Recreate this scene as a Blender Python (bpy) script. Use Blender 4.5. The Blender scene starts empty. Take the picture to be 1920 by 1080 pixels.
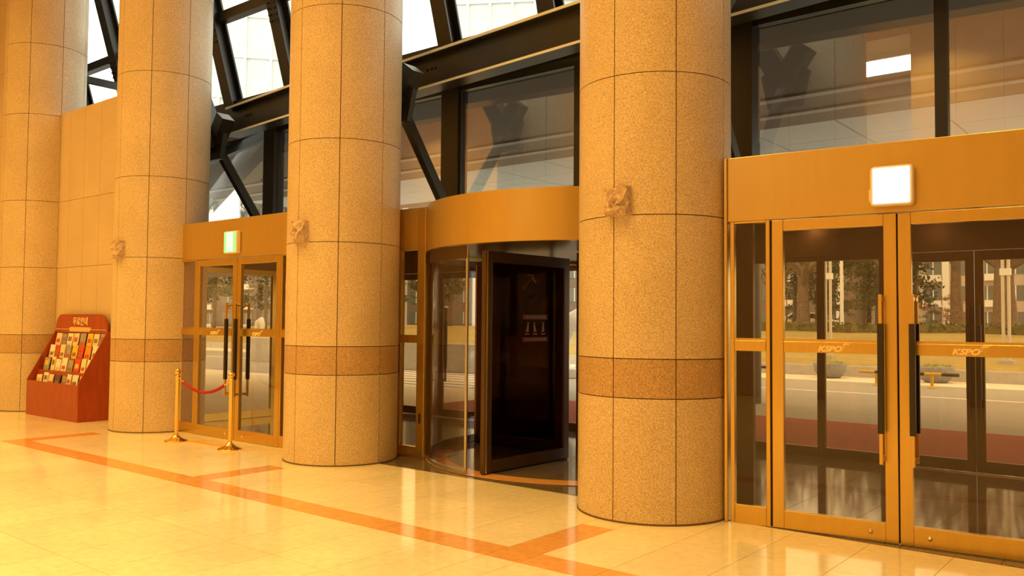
import bpy, math, random
from mathutils import Vector, Matrix
random.seed(7)
SC = bpy.context.scene
COL = SC.collection
PI = math.pi

# ------------------------------------------------------------------ camera
YAW, PITCH, ROLL, FPX = 0.6808, 0.0396, 0.0082, 1602.0
fwd = Vector((-math.sin(YAW)*math.cos(PITCH), math.cos(YAW)*math.cos(PITCH), math.sin(PITCH)))
r0 = Vector((math.cos(YAW), math.sin(YAW), 0)); u0 = r0.cross(fwd)
rgt = r0*math.cos(ROLL)+u0*math.sin(ROLL); upv = -r0*math.sin(ROLL)+u0*math.cos(ROLL)
cam = bpy.data.cameras.new('camera'); cam_o = bpy.data.objects.new('camera', cam); COL.objects.link(cam_o)
M = Matrix((rgt, upv, -fwd)).transposed().to_4x4(); M.translation = Vector((0, -6.7735, 1.65))
cam_o.matrix_world = M
cam.sensor_fit = 'HORIZONTAL'; cam.sensor_width = 36.0; cam.lens = FPX/1920*36.0
cam.clip_start = 0.05; cam.clip_end = 1000
SC.camera = cam_o

# ------------------------------------------------------------------ world, exposure
w = bpy.data.worlds.new('overcast_sky'); SC.world = w; w.use_nodes = True
bg = w.node_tree.nodes['Background']
bg.inputs[0].default_value = (1.0, 1.0, 0.86, 1); bg.inputs[1].default_value = 2.6
SC.view_settings.view_transform = 'Standard'
SC.view_settings.look = 'None'
SC.view_settings.exposure = 0.0
SC.view_settings.gamma = 1.0
SC.view_settings.use_curve_mapping = False
try:
    SC.cycles.transparent_max_bounces = 32
except Exception:
    pass
WARM = (1.0, 0.575, 0.12)
LAMP_W = 140.0          # watts of each lobby ceiling downlight

# ------------------------------------------------------------------ materials
MATS = {}
def mat(name, col, rough=0.5, metal=0.0, spec=0.5, emit=None, es=0.0, coat=0.0):
    m = bpy.data.materials.new(name); m.use_nodes = True
    b = m.node_tree.nodes['Principled BSDF']
    b.inputs['Base Color'].default_value = (*col, 1)
    b.inputs['Roughness'].default_value = rough
    b.inputs['Metallic'].default_value = metal
    b.inputs['Specular IOR Level'].default_value = spec
    if coat: b.inputs['Coat Weight'].default_value = coat; b.inputs['Coat Roughness'].default_value = 0.06
    if emit: b.inputs['Emission Color'].default_value = (*emit, 1); b.inputs['Emission Strength'].default_value = es
    MATS[name] = m
    return m
def noise_mat(name, c1, c2, scale, rough=0.5, lo=0.35, hi=0.65, metal=0.0, detail=3.0, bump=0.0, c3=None, big=None, rnd=0.0, coat=0.0, stretch=None, spec=0.5):
    """two-colour grain laid out in world space (position), optional larger mottling and per-object tone"""
    m = mat(name, c1, rough, metal, coat=coat, spec=spec); nt = m.node_tree; N = nt.nodes; L = nt.links
    b = N['Principled BSDF']
    geo = N.new('ShaderNodeNewGeometry'); src = geo.outputs['Position']
    if stretch:
        mp = N.new('ShaderNodeMapping'); mp.inputs['Scale'].default_value = stretch
        L.new(src, mp.inputs['Vector']); src = mp.outputs['Vector']
    nz = N.new('ShaderNodeTexNoise'); nz.inputs['Scale'].default_value = scale; nz.inputs['Detail'].default_value = detail
    L.new(src, nz.inputs['Vector'])
    rp = N.new('ShaderNodeValToRGB'); rp.color_ramp.elements[0].position = lo; rp.color_ramp.elements[1].position = hi
    rp.color_ramp.elements[0].color = (*c2, 1); rp.color_ramp.elements[1].color = (*c1, 1)
    if c3:
        e = rp.color_ramp.elements.new(min(0.98, hi+0.12)); e.color = (*c3, 1)
    L.new(nz.outputs['Fac'], rp.inputs['Fac']); out = rp.outputs['Color']
    if big:
        n2 = N.new('ShaderNodeTexNoise'); n2.inputs['Scale'].default_value = big[0]; n2.inputs['Detail'].default_value = 4
        L.new(src, n2.inputs['Vector'])
        mr = N.new('ShaderNodeMapRange'); mr.inputs['From Min'].default_value = 0.3; mr.inputs['From Max'].default_value = 0.7
        mr.inputs['To Min'].default_value = 1-big[1]; mr.inputs['To Max'].default_value = 1+big[1]
        L.new(n2.outputs['Fac'], mr.inputs['Value'])
        mx = N.new('ShaderNodeMixRGB'); mx.blend_type = 'MULTIPLY'; mx.inputs[0].default_value = 1
        L.new(out, mx.inputs[1]); L.new(mr.outputs['Result'], mx.inputs[2]); out = mx.outputs[0]
    if rnd:
        oi = N.new('ShaderNodeObjectInfo'); mr = N.new('ShaderNodeMapRange')
        mr.inputs['To Min'].default_value = 1-rnd; mr.inputs['To Max'].default_value = 1+rnd
        L.new(oi.outputs['Random'], mr.inputs['Value'])
        mx = N.new('ShaderNodeMixRGB'); mx.blend_type = 'MULTIPLY'; mx.inputs[0].default_value = 1
        L.new(out, mx.inputs[1]); L.new(mr.outputs['Result'], mx.inputs[2]); out = mx.outputs[0]
    L.new(out, b.inputs['Base Color'])
    if bump:
        bp = N.new('ShaderNodeBump'); bp.inputs['Strength'].default_value = bump; bp.inputs['Distance'].default_value = 0.01
        L.new(nz.outputs['Fac'], bp.inputs['Height']); L.new(bp.outputs['Normal'], b.inputs['Normal'])
    return m
def glass_mat(name, tint, ior=1.6, rough=0.0, boost=1.0):
    m = bpy.data.materials.new(name); m.use_nodes = True; nt = m.node_tree; N = nt.nodes; L = nt.links
    N.remove(N['Principled BSDF']); out = N['Material Output']
    tr = N.new('ShaderNodeBsdfTransparent'); tr.inputs[0].default_value = (*tint, 1)
    gl = N.new('ShaderNodeBsdfGlossy'); gl.inputs['Roughness'].default_value = rough; gl.inputs['Color'].default_value = (boost, boost, boost, 1)
    fr = N.new('ShaderNodeFresnel'); fr.inputs['IOR'].default_value = ior
    mx = N.new('ShaderNodeMixShader')
    gn = N.new('ShaderNodeNewGeometry')      # keep the same reflectance on both faces of a thin pane
    mi = N.new('ShaderNodeMix'); mi.data_type = 'FLOAT'; mi.inputs[2].default_value = ior; mi.inputs[3].default_value = 1.0/ior
    L.new(gn.outputs['Backfacing'], mi.inputs[0]); L.new(mi.outputs[0], fr.inputs['IOR'])
    L.new(fr.outputs[0], mx.inputs[0]); L.new(tr.outputs[0], mx.inputs[1]); L.new(gl.outputs[0], mx.inputs[2])
    L.new(mx.outputs[0], out.inputs['Surface'])
    MATS[name] = m
    return m

granite   = noise_mat('beige_granite', (0.68,0.53,0.34), (0.46,0.335,0.185), 85, 0.42, 0.33, 0.55, c3=(0.76,0.62,0.43), big=(1.6,0.06), rnd=0.03, bump=0.04)
granite_b = noise_mat('ochre_granite_band', (0.56,0.37,0.19), (0.34,0.20,0.09), 85, 0.42, 0.33, 0.58, c3=(0.64,0.45,0.26), big=(1.6,0.06), rnd=0.04, bump=0.04)
wallstone = noise_mat('beige_wall_stone', (0.68,0.52,0.32), (0.48,0.35,0.20), 70, 0.45, 0.33, 0.55, c3=(0.74,0.61,0.45), big=(1.2,0.06), rnd=0.03)
rockmat   = noise_mat('rough_stone', (0.66,0.50,0.36), (0.42,0.28,0.18), 30, 0.8, 0.3, 0.6, bump=0.3)
grout     = mat('dark_joint', (0.13,0.075,0.035), 0.9)
marble    = noise_mat('cream_marble', (0.88,0.81,0.62), (0.78,0.70,0.51), 14, 0.10, 0.30, 0.70, big=(1.1,0.08), rnd=0.035, detail=8, spec=0.45)
band_m    = noise_mat('orange_marble_band', (0.80,0.43,0.16), (0.69,0.35,0.12), 14, 0.10, 0.30, 0.70, big=(1.5,0.06), rnd=0.04, detail=8, spec=0.45)
darktile  = noise_mat('dark_granite_tile', (0.20,0.16,0.12), (0.11,0.085,0.065), 60, 0.07, 0.3, 0.7, rnd=0.1, spec=0.6)
ledge_m   = mat('pale_roof_sheet', (0.72,0.70,0.62), 0.5)
brass     = noise_mat('satin_brass', (0.72,0.50,0.14), (0.66,0.45,0.12), 3, 0.26, 0.2, 0.8, metal=0.9, stretch=(8,8,0.6))
brassp    = noise_mat('brass_panel', (0.66,0.45,0.13), (0.62,0.42,0.11), 2, 0.32, 0.2, 0.8, metal=0.75, stretch=(6,6,0.5))
goldpol   = mat('polished_gold', (0.92,0.60,0.18), 0.10, 1.0)
bronze    = mat('dark_bronze', (0.10,0.055,0.028), 0.32, 0.6)
steel     = mat('black_painted_steel', (0.022,0.020,0.016), 0.38)
edge_daylight  = mat('painted_edge_daylight', (0.80,0.84,0.84), 0.4)  # skylight highlight on the black girder flanges, put into the colour
blackgrip = mat('black_grip', (0.018,0.014,0.012), 0.35)
chrome    = mat('chrome', (0.75,0.72,0.68), 0.12, 1.0)
alu       = mat('aluminium', (0.62,0.60,0.56), 0.3, 0.9)
gl_door   = glass_mat('bronze_door_glass', (0.91,0.82,0.69), 1.42)
gl_dark   = glass_mat('smoked_wing_glass', (0.36,0.27,0.18), 1.35)
gl_curve  = glass_mat('curved_drum_glass', (0.89,0.83,0.75), 1.35)
gl_up     = glass_mat('upper_window_glass', (0.86,0.87,0.84), 2.7)
gl_sky    = glass_mat('skylight_glass', (0.97,0.98,0.96), 1.3)
redwood   = noise_mat('red_stained_wood', (0.40,0.066,0.013), (0.30,0.046,0.009), 5, 0.32, 0.3, 0.7, stretch=(3,3,0.4), detail=5)
plaque_m  = mat('pale_gold_plate', (0.85,0.62,0.30), 0.3, 0.3)
redrope   = noise_mat('red_velvet', (0.42,0.012,0.012), (0.30,0.006,0.008), 90, 0.75)
cream_pl  = mat('cream_plastic', (0.82,0.74,0.58), 0.35)
white_lit = mat('white_lit_face', (0.9,0.9,0.88), 0.4, emit=(1,0.98,0.93), es=5.0)
green_lit = mat('green_lit_face', (0.2,0.7,0.3), 0.4, emit=(0.22,1.0,0.30), es=0.85)
pale_lit  = mat('pale_green_lit', (0.8,0.95,0.8), 0.4, emit=(0.80,1.0,0.74), es=1.05)
lamp_lit  = mat('lamp_glow', (1,0.9,0.7), 0.4, emit=(1.0,0.72,0.34), es=28)
lamp_lit2 = mat('vestibule_lamp_glow', (1,0.9,0.7), 0.4, emit=(1.0,0.80,0.50), es=14)
white_pan = mat('white_luminaire', (0.9,0.88,0.8), 0.4, emit=(1.0,0.92,0.72), es=11)
chand_m   = mat('chandelier_glow', (1,0.8,0.3), 0.4, emit=(1.0,0.62,0.10), es=7)
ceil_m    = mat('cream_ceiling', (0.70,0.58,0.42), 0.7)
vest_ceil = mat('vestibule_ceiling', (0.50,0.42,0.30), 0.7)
letter    = mat('pale_lettering', (0.95,0.74,0.42), 0.4)
strip_y   = mat('yellow_floor_strip', (0.86,0.46,0.06), 0.25)
comb_m    = mat('brush_black', (0.03,0.03,0.03), 0.8)
asphalt   = noise_mat('asphalt', (0.42,0.40,0.37), (0.35,0.33,0.31), 30, 0.85, big=(0.15,0.10))
paving    = noise_mat('pale_paving', (0.84,0.77,0.63), (0.77,0.70,0.56), 12, 0.8, big=(0.3,0.05))
concrete  = noise_mat('kerb_concrete', (0.56,0.54,0.51), (0.48,0.46,0.43), 8, 0.8)
paint_w   = mat('road_paint', (0.92,0.90,0.86), 0.7)
carpet    = noise_mat('red_entrance_carpet', (0.40,0.080,0.055), (0.33,0.062,0.045), 50, 0.95)
grass_m   = noise_mat('dry_grass', (0.46,0.33,0.10), (0.33,0.26,0.07), 3.0, 0.9, big=(0.25,0.15), detail=9)
hedge_m   = noise_mat('hedge_leaf', (0.20,0.18,0.07), (0.10,0.11,0.035), 2, 0.8)
leaf_m    = noise_mat('pine_leaf', (0.14,0.16,0.08), (0.07,0.09,0.045), 1.2, 0.8)
autumn_m  = noise_mat('autumn_leaf', (0.50,0.26,0.14), (0.36,0.17,0.09), 1.2, 0.8)
bark      = noise_mat('bark', (0.22,0.16,0.12), (0.13,0.10,0.075), 6, 0.9)
planter_m = noise_mat('grey_stone_planter', (0.34,0.34,0.35), (0.24,0.24,0.25), 14, 0.7)
moss_m    = noise_mat('planter_green', (0.36,0.42,0.07), (0.25,0.30,0.05), 14, 0.9)
yel_m     = mat('barrier_yellow', (0.78,0.44,0.03), 0.5)
blk_m     = mat('barrier_black', (0.03,0.03,0.03), 0.5)
pole_m    = mat('pale_metal_pole', (0.66,0.63,0.55), 0.4, 0.2)
white_m   = mat('white_paint', (0.85,0.85,0.83), 0.4)
white_st  = noise_mat('white_stone', (0.84,0.82,0.78), (0.74,0.72,0.68), 5, 0.6)
apt_wall  = mat('apartment_wall', (0.55,0.47,0.42), 0.8)
apt_dark  = mat('apartment_brown', (0.21,0.17,0.145), 0.8)
apt_slab  = mat('apartment_white', (0.85,0.83,0.80), 0.7)
apt_glass = mat('apartment_glass', (0.16,0.18,0.18), 0.15)
tower_w   = mat('tower_wall', (0.66,0.67,0.64), 0.8)
tower_g   = mat('tower_window', (0.55,0.58,0.56), 0.3)
soffit_b  = mat('brown_soffit', (0.24,0.16,0.12), 0.6)
soffit_l  = mat('soffit_pale_strip', (0.62,0.56,0.50), 0.5)
soffit_w  = mat('white_soffit_panel', (0.86,0.87,0.86), 0.5)
car_gl    = mat('car_glass', (0.03,0.035,0.04), 0.1)
tyre      = mat('tyre', (0.02,0.02,0.02), 0.8)
sign_red  = mat('sticker_red', (0.15,0.025,0.018), 0.5, emit=(0.5,0.07,0.04), es=0.0)
sign_pale = mat('sticker_pale', (0.22,0.16,0.11), 0.5)

# ------------------------------------------------------------------ mesh helpers
class G:
    def __init__(s): s.v=[]; s.f=[]; s.sm=[]
    def add(s, vs, fs, sm=False):
        o=len(s.v); s.v += [tuple(v) for v in vs]; s.f += [tuple(i+o for i in f) for f in fs]; s.sm += [sm]*len(fs); return s
    def box(s,x0,x1,y0,y1,z0,z1):
        v=[(x0,y0,z0),(x1,y0,z0),(x1,y1,z0),(x0,y1,z0),(x0,y0,z1),(x1,y0,z1),(x1,y1,z1),(x0,y1,z1)]
        return s.add(v,[(3,2,1,0),(4,5,6,7),(0,1,5,4),(1,2,6,5),(2,3,7,6),(3,0,4,7)])
    def beam(s,p0,p1,w,h,up=(0,0,1)):
        p0,p1=Vector(p0),Vector(p1); d=(p1-p0).normalized(); up=Vector(up)
        a=d.cross(up).normalized(); b=a.cross(d).normalized(); a*=w/2; b*=h/2
        v=[p0-a-b,p0+a-b,p0+a+b,p0-a+b,p1-a-b,p1+a-b,p1+a+b,p1-a+b]
        return s.add(v,[(0,1,2,3),(7,6,5,4),(1,0,4,5),(2,1,5,6),(3,2,6,7),(0,3,7,4)])
    def tube(s,pts,r,n=8,cap=True):
        pts=[Vector(p) for p in pts]; rr=r if isinstance(r,(list,tuple)) else [r]*len(pts); vs=[]; prev=None
        for i,p in enumerate(pts):
            d=(pts[min(i+1,len(pts)-1)]-pts[max(i-1,0)]).normalized()
            if prev is None:
                a=d.cross(Vector((0,0,1)) if abs(d.z)<0.9 else Vector((1,0,0))).normalized()
            else:
                a=(prev-d*prev.dot(d)).normalized()
            prev=a; b=d.cross(a)
            vs += [p+(a*math.cos(2*PI*k/n)+b*math.sin(2*PI*k/n))*rr[i] for k in range(n)]
        fs=[]
        for i in range(len(pts)-1):
            for k in range(n):
                fs.append((i*n+k,i*n+(k+1)%n,(i+1)*n+(k+1)%n,(i+1)*n+k))
        s.add(vs,fs,True)
        if cap:
            s.add(vs[:n],[tuple(range(n-1,-1,-1))]); s.add(vs[-n:],[tuple(range(n))])
        return s
    def cyl(s,p0,p1,r,n=16,r2=None): return s.tube([p0,p1],[r,r if r2 is None else r2],n)
    def lathe(s,prof,n=24,c=(0,0,0),a0=0,a1=2*PI,sm=True):
        full=abs(a1-a0-2*PI)<1e-6; m=n if full else n+1; vs=[]
        for (r,z) in prof:
            for k in range(m):
                a=a0+(a1-a0)*k/n; vs.append((c[0]+r*math.cos(a),c[1]+r*math.sin(a),c[2]+z))
        fs=[]
        for i in range(len(prof)-1):
            for k in range(n):
                k2=(k+1)%m; fs.append((i*m+k,i*m+k2,(i+1)*m+k2,(i+1)*m+k))
        return s.add(vs,fs,sm)
    def sphere(s,c,r,n=14,sz=1.0):
        return s.lathe([(max(1e-4,r*math.cos(-PI/2+PI*i/8)), r*sz*math.sin(-PI/2+PI*i/8)) for i in range(9)],n,c)
    def prism(s,poly,axis,t0,t1):
        """poly in the two other axes, extruded along axis (0=x: (y,z); 1=y: (x,z); 2=z: (x,y))"""
        def mk(p,t): return (t,p[0],p[1]) if axis==0 else ((p[0],t,p[1]) if axis==1 else (p[0],p[1],t))
        n=len(poly); v=[mk(p,t0) for p in poly]+[mk(p,t1) for p in poly]
        f=[tuple(range(n)),tuple(range(2*n-1,n-1,-1))]+[(i,i+n,(i+1)%n+n,(i+1)%n) for i in range(n)]
        return s.add(v,f)
    def mesh(s,name,m,recalc=True):
        me=bpy.data.meshes.new(name); me.from_pydata(s.v,[],s.f)
        me.polygons.foreach_set('use_smooth',s.sm)
        me.materials.append(m)
        if recalc:
            import bmesh
            bm=bmesh.new(); bm.from_mesh(me); bmesh.ops.recalc_face_normals(bm,faces=bm.faces); bm.to_mesh(me); bm.free()
        me.update(); return me
    def build(s,name,m,parent=None,loc=None,rz=0.0,bev=0.0,recalc=True):
        return link(name,s.mesh(name,m,recalc),parent,loc,rz,bev)
def link(name,me,parent=None,loc=None,rz=0.0,bev=0.0):
    o=bpy.data.objects.new(name,me); COL.objects.link(o)
    if parent is not None: o.parent=parent
    if loc is not None: o.location=loc
    if rz: o.rotation_euler=(0,0,rz)
    if bev:
        b=o.modifiers.new('bevel','BEVEL'); b.width=bev; b.segments=2; b.limit_method='ANGLE'; b.angle_limit=0.7
    return o
def tag(o,label,cat,group=None,kind=None):
    o['label']=label; o['category']=cat
    if group: o['group']=group
    if kind: o['kind']=kind
    return o
def empty(name,loc=(0,0,0),rz=0.0):
    o=bpy.data.objects.new(name,None); COL.objects.link(o); o.location=loc; o.rotation_euler=(0,0,rz); o.empty_display_size=0.1
    return o
def struct(name,label,cat,loc=(0,0,0),rz=0.0): return tag(empty(name,loc,rz),label,cat,kind='structure')
def text_mesh(body,size,mt,extrude=0.002,shear=0.0,bold=0.0,width=1.0):
    c=bpy.data.curves.new('lettering','FONT'); c.body=body; c.size=size; c.shear=shear; c.offset=bold; c.extrude=extrude
    c.align_x='CENTER'; c.resolution_u=3
    o=bpy.data.objects.new('lettering_tmp',c); COL.objects.link(o)
    dg=bpy.context.evaluated_depsgraph_get(); dg.update()
    me=bpy.data.meshes.new_from_object(o.evaluated_get(dg)); bpy.data.objects.remove(o)
    me.materials.clear(); me.materials.append(mt)
    if width!=1.0:
        for v in me.vertices: v.co.x*=width
    return me

# ------------------------------------------------------------------ layout constants
S = 4.2854; R = 0.675
XC = {k: -3.8431-(4-k)*S for k in range(0,6)}
YG = 1.97            # plane of the tall upper glazing
YO = 4.0             # outer vestibule wall
H0, H1 = 2.51, 3.05  # header band
CEIL = 9.5
DC = (XC[3]+S/2, 2.0); DR = 1.93   # revolving door centre and radius

# ------------------------------------------------------------------ floor with tiles
floor = struct('floor','polished cream marble lobby floor with orange inlay bands','floor')
G().box(-26,6,-13,0.02,-0.30,-0.005).build('floor_slab',grout,floor)
TG=0.0035
def pxy(x,y,z=0.0):
    d=Vector((x,y,z))-Vector((0,-6.7735,1.65)); zz=d.dot(fwd)
    if zz<0.2: return None
    return (960+FPX*d.dot(rgt)/zz, 540-FPX*d.dot(upv)/zz)
TW=(S-0.30)/7
xe=[]                                   # tile edges along x, following the columns
for c in range(0,6):
    xe += [XC[c]-0.15]+[XC[c]+0.15+TW*k for k in range(0,7)]
xe=sorted(xe)
BY0,BY1=-2.13,-1.85
rows=[(-0.90,0.0),(BY1,-0.90),(-3.10,BY0),(-4.07,-3.10),(-5.04,-4.07),(-6.01,-5.04),(-6.98,-6.01),(-7.95,-6.98),(-8.92,-7.95),(-9.89,-8.92),(-10.86,-9.89),(-11.83,-10.86),(-12.95,-11.83)]
tile_cache={}
rest=G(); rest_b=G(); ntile=0
def put_tile(x0,x1,y0,y1,is_band):
    global ntile
    cs=[pxy(a,b) for a in (x0,x1) for b in (y0,y1)]
    vis=any(c and -120<c[0]<2040 and -50<c[1]<1200 for c in cs)
    x0+=TG/2;x1-=TG/2;y0+=TG/2;y1-=TG/2
    if not vis or ntile>=292:
        (rest_b if is_band else rest).box(x0,x1,y0,y1,-0.02,0.0); return
    ntile+=1
    w_,h_=round(x1-x0,4),round(y1-y0,4); k=(w_,h_,is_band)
    if k not in tile_cache:
        tile_cache[k]=G().box(-w_/2,w_/2,-h_/2,h_/2,-0.02,0).mesh('band_tile' if is_band else 'tile', band_m if is_band else marble)
    link('band_tile' if is_band else 'tile',tile_cache[k],floor,((x0+x1)/2,(y0+y1)/2,0))
def cellband(x0,x1): return any(abs((x0+x1)/2-XC[c])<0.16 and x1-x0<0.4 for c in XC)
XL=XC[2]-0.15
for i in range(len(xe)-1):
    x0,x1=xe[i],xe[i+1]
    put_tile(x0,x1,BY0,BY1, x0>=XL-0.01)
    for (y0,y1) in rows:
        if y0>=BY1-0.01 and cellband(x0,x1) and x0>=XL-0.01:
            if y1<-0.5:
                put_tile(x0,x1,y0,y1,True)
            else: put_tile(x0,x1,y0,y1,False)
        else: put_tile(x0,x1,y0,y1,False)
o=rest.build('tile_field',marble,floor); o['kind']='stuff'
o=rest_b.build('band_tile_field',band_m,floor); o['kind']='stuff'

# vestibule floor
vf=struct('floor_vestibule','dark polished granite tile floor between the inner and outer doors','floor')
G().box(-12.6,6,0.02,YO+0.1,-0.30,-0.006).build('floor_slab',grout,vf)
vt=G().box(-0.3,0.3,-0.3,0.3,-0.02,-0.001).mesh('tile',darktile)
vrest=G()
for i in range(31):
    for j in range(7):
        x,y=-12.3+0.604*i,0.32+0.604*j
        c=pxy(x,y)
        if y>YO: continue
        if c and 300<c[0]<2000 and i>11: link('tile',vt,vf,(x,y,0))
        else: vrest.box(x-0.3,x+0.3,y-0.3,y+0.3,-0.02,-0.001)
o=vrest.build('tile_field',darktile,vf); o['kind']='stuff'

# ------------------------------------------------------------------ columns
ZL=[0,1.028,1.353,2.547,3.738,5.295,6.572,8.0,CEIL]
def panel_mesh(h,m,name):
    g=G(); n=7; gap=0.0045/R; a0=-PI/8*0+gap; a1=PI/4-gap; t=0.025
    ang=[a0+(a1-a0)*k/n for k in range(n+1)]
    z0,z1=0.004,h-0.004
    P=lambda a,r,z:(r*math.sin(a),-r*math.cos(a),z)
    vs=[P(a,R,z0) for a in ang]+[P(a,R,z1) for a in ang]
    g.add(vs,[(k,k+1,k+n+2,k+n+1) for k in range(n)],True)
    vs=[P(a,R,z1) for a in ang]+[P(a,R-t,z1) for a in ang]; g.add(vs,[(k,k+1,k+n+2,k+n+1) for k in range(n)])
    vs=[P(a,R,z0) for a in ang]+[P(a,R-t,z0) for a in ang]; g.add(vs,[(k+n+1,k+n+2,k+1,k) for k in range(n)])
    for a,f in ((a0,(0,1,2,3)),(a1,(3,2,1,0))):
        g.add([P(a,R,z0),P(a,R,z1),P(a,R-t,z1),P(a,R-t,z0)],[f])
    return g.mesh(name,m,False)
PM=[]
for i in range(len(ZL)-1): PM.append(panel_mesh(ZL[i+1]-ZL[i],granite_b if i==1 else granite,'panel'))
core=G().lathe([(R-0.012,0.0),(R-0.012,CEIL-0.002)],48).mesh('joint_core',grout)
foot=G().lathe([(R+0.006,0.0),(R+0.006,0.012),(R-0.002,0.016)],48).mesh('foot_ring',grout)
CLAB={1:'beige granite column behind the red wood brochure rack',2:'beige granite column between the brochure rack and the exit-sign doors',
 3:'beige granite column between the roped-off doors and the revolving door',4:'nearest and widest beige granite column, right of the revolving door',
 5:'beige granite column beyond the right edge of the photo, past the lit white sign',0:'beige granite column beyond the left edge of the photo'}
for c in range(1,6):
    col=tag(empty('column',(XC[c],0,0)),CLAB[c],'column','lobby columns')
    link('joint_core',core,col); link('foot_ring',foot,col)
    for i in range(len(ZL)-1):
        for k in range(8): link('panel',PM[i],col,(0,0,ZL[i]),k*PI/4)
# rough stone blocks set on the column joints
def corbel(seed):
    rr=random.Random(seed); g=G(); n=6
    def P(i,j,k):
        x=-0.105+0.21*i/n; z=-0.125+0.25*j/n; d=0.10 if k else -0.02
        if k:
            e=min(i,n-i,j,n-j); d-=0.035 if e==0 else 0
            d+=rr.uniform(-0.04,0.03); x+=rr.uniform(-0.012,0.012); z+=rr.uniform(-0.014,0.014)
        return (x,-d,z)
    F=[[P(i,j,1) for i in range(n+1)] for j in range(n+1)]; Bk=[[P(i,j,0) for i in range(n+1)] for j in range(n+1)]
    vs=[p for r_ in F for p in r_]; g.add(vs,[(j*(n+1)+i,j*(n+1)+i+1,(j+1)*(n+1)+i+1,(j+1)*(n+1)+i) for j in range(n) for i in range(n)])
    ring=[(0,i) for i in range(n)]+[(j,n) for j in range(n)]+[(n,i) for i in range(n,0,-1)]+[(j,0) for j in range(n,0,-1)]
    m=len(ring); vs=[F[j][i] for j,i in ring]+[Bk[j][i] for j,i in ring]
    g.add(vs,[(k,(k+1)%m,(k+1)%m+m,k+m) for k in range(m)])
    return g.mesh('stone_block',rockmat)
for c,lb in ((4,'rough hewn stone block on the nearest wide column'),(3,'rough hewn stone block on the column left of the revolving door'),(2,'rough hewn stone block on the column beside the brochure rack')):
    dx=0.055
    tag(link('stone_block',corbel(c),None,(XC[c]+dx,-R+0.005,2.665)),lb,'stone block','stone blocks on columns')

# ------------------------------------------------------------------ lobby shell
def panel_wall(name,label,x0,x1,y,z_edges,x_edges,th=0.35,m=wallstone,face=-1):
    w_=struct(name,label,'wall')
    G().box(x0,x1,min(y,y-face*th)+(0.02 if face<0 else 0),max(y,y-face*th)-(0.02 if face>0 else 0),z_edges[0],z_edges[-1]-0.004).build('wall_core',grout,w_)
    cache={}
    for i in range(len(x_edges)-1):
        for j in range(len(z_edges)-1):
            a,b=x_edges[i]+0.003,x_edges[i+1]-0.003; c,d=z_edges[j]+0.003,z_edges[j+1]-0.003
            k=(round(b-a,4),round(d-c,4))
            if k not in cache:
                cache[k]=G().box(-k[0]/2,k[0]/2,-0.012,0.012,-k[1]/2,k[1]/2).mesh('panel',m)
            link('panel',cache[k],w_,((a+b)/2,y+(-face)*0.012,(c+d)/2))
    return w_
xw=[XC[1]+0.40,-16.21,-15.635,-15.06,-14.48,-13.905,-13.33,XC[2]-0.35]
panel_wall('wall_front','low beige stone panel wall behind the brochure rack',XC[1]+0.3,XC[2]-0.3,0.0,[0,1.028,1.353,2.547,3.738,5.345],xw)
xw2=[-25.9+0.575*k for k in range(16)]+[XC[1]-0.3]
panel_wall('wall_front_far','tall beige stone wall at the far left edge of the photo',-25.9,XC[1]-0.3,0.0,[0,1.028,1.353,2.547,3.738,5.295,6.572,8.0,CEIL],xw2)
# back wall with an upper gallery opening (seen only as a reflection in the upper glass)
GX0,GX1,GZ0,GZ1=-9.4,-5.75,4.6,9.15
panel_wall('wall_back','beige stone panel wall behind the photographer',-25.9,GX0,-12.6,[0,1.8,3.6,5.4,7.2,CEIL],[-25.9+1.1*k for k in range(15)]+[GX0],face=1)
panel_wall('wall_back_near','beige stone panel wall beside the upper gallery opening',GX1,5.8,-12.6,[0,1.8,3.6,5.4,7.2,CEIL],[GX1+1.05*k for k in range(11)]+[5.8],face=1)
wb=struct('wall_gallery','upper gallery recess in the lobby wall behind the photographer','wall')
G().box(GX0,GX1,-12.9,-12.58,0,GZ0).build('parapet',wallstone,wb)
G().box(GX0,GX1,-12.9,-12.58,GZ1,CEIL).build('lintel',wallstone,wb)
G().box(GX0-0.1,GX1+0.1,-17,-12.9,GZ0-0.2,GZ0).build('gallery_floor',ceil_m,wb)
G().box(GX0-0.1,GX1+0.1,-17,-12.9,GZ1,GZ1+0.15).build('gallery_ceiling',ceil_m,wb)
G().box(GX0-0.1,GX1+0.1,-17.2,-17,GZ0,GZ1).build('gallery_back',wallstone,wb)
G().box(GX0-0.2,GX0,-17,-12.9,GZ0,GZ1).build('gallery_side',wallstone,wb)
G().box(GX1,GX1+0.2,-17,-12.9,GZ0,GZ1).build('gallery_side',wallstone,wb)
lum=tag(empty('ceiling_light',(-6.9,-14.6,GZ1)),'white rectangular ceiling light reflected in the glass above the right-hand doors','ceiling light')
G().box(-0.95,0.95,-0.8,0.8,-0.16,-0.001).build('frame',white_m,lum)
G().box(-0.85,0.85,-0.7,0.7,-0.18,-0.155).build('diffuser',white_pan,lum)
sg=tag(empty('lit_sign',(-7.4,-16.99,6.9)),'bright white sign on the upper gallery wall','sign')
G().box(-0.7,0.7,0.0,0.10,-0.3,0.3).build('sign_box',cream_pl,sg); G().box(-0.65,0.65,0.10,0.112,-0.26,0.26).build('sign_face',white_lit,sg)
wl=G().box(-26.2,-25.9,-13,1.0,0,CEIL).build('wall_left',wallstone); tag(wl,'beige stone end wall of the lobby on the left','wall',kind='structure')
wr=G().box(5.8,6.1,-13,4.2,0,CEIL).build('wall_right',wallstone); tag(wr,'beige stone end wall of the lobby on the right','wall',kind='structure')
ce=G().box(-26.2,6.1,-13,0.85,CEIL,CEIL+0.2).build('ceiling',ceil_m); tag(ce,'cream lobby ceiling with recessed downlights','ceiling',kind='structure')
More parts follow.
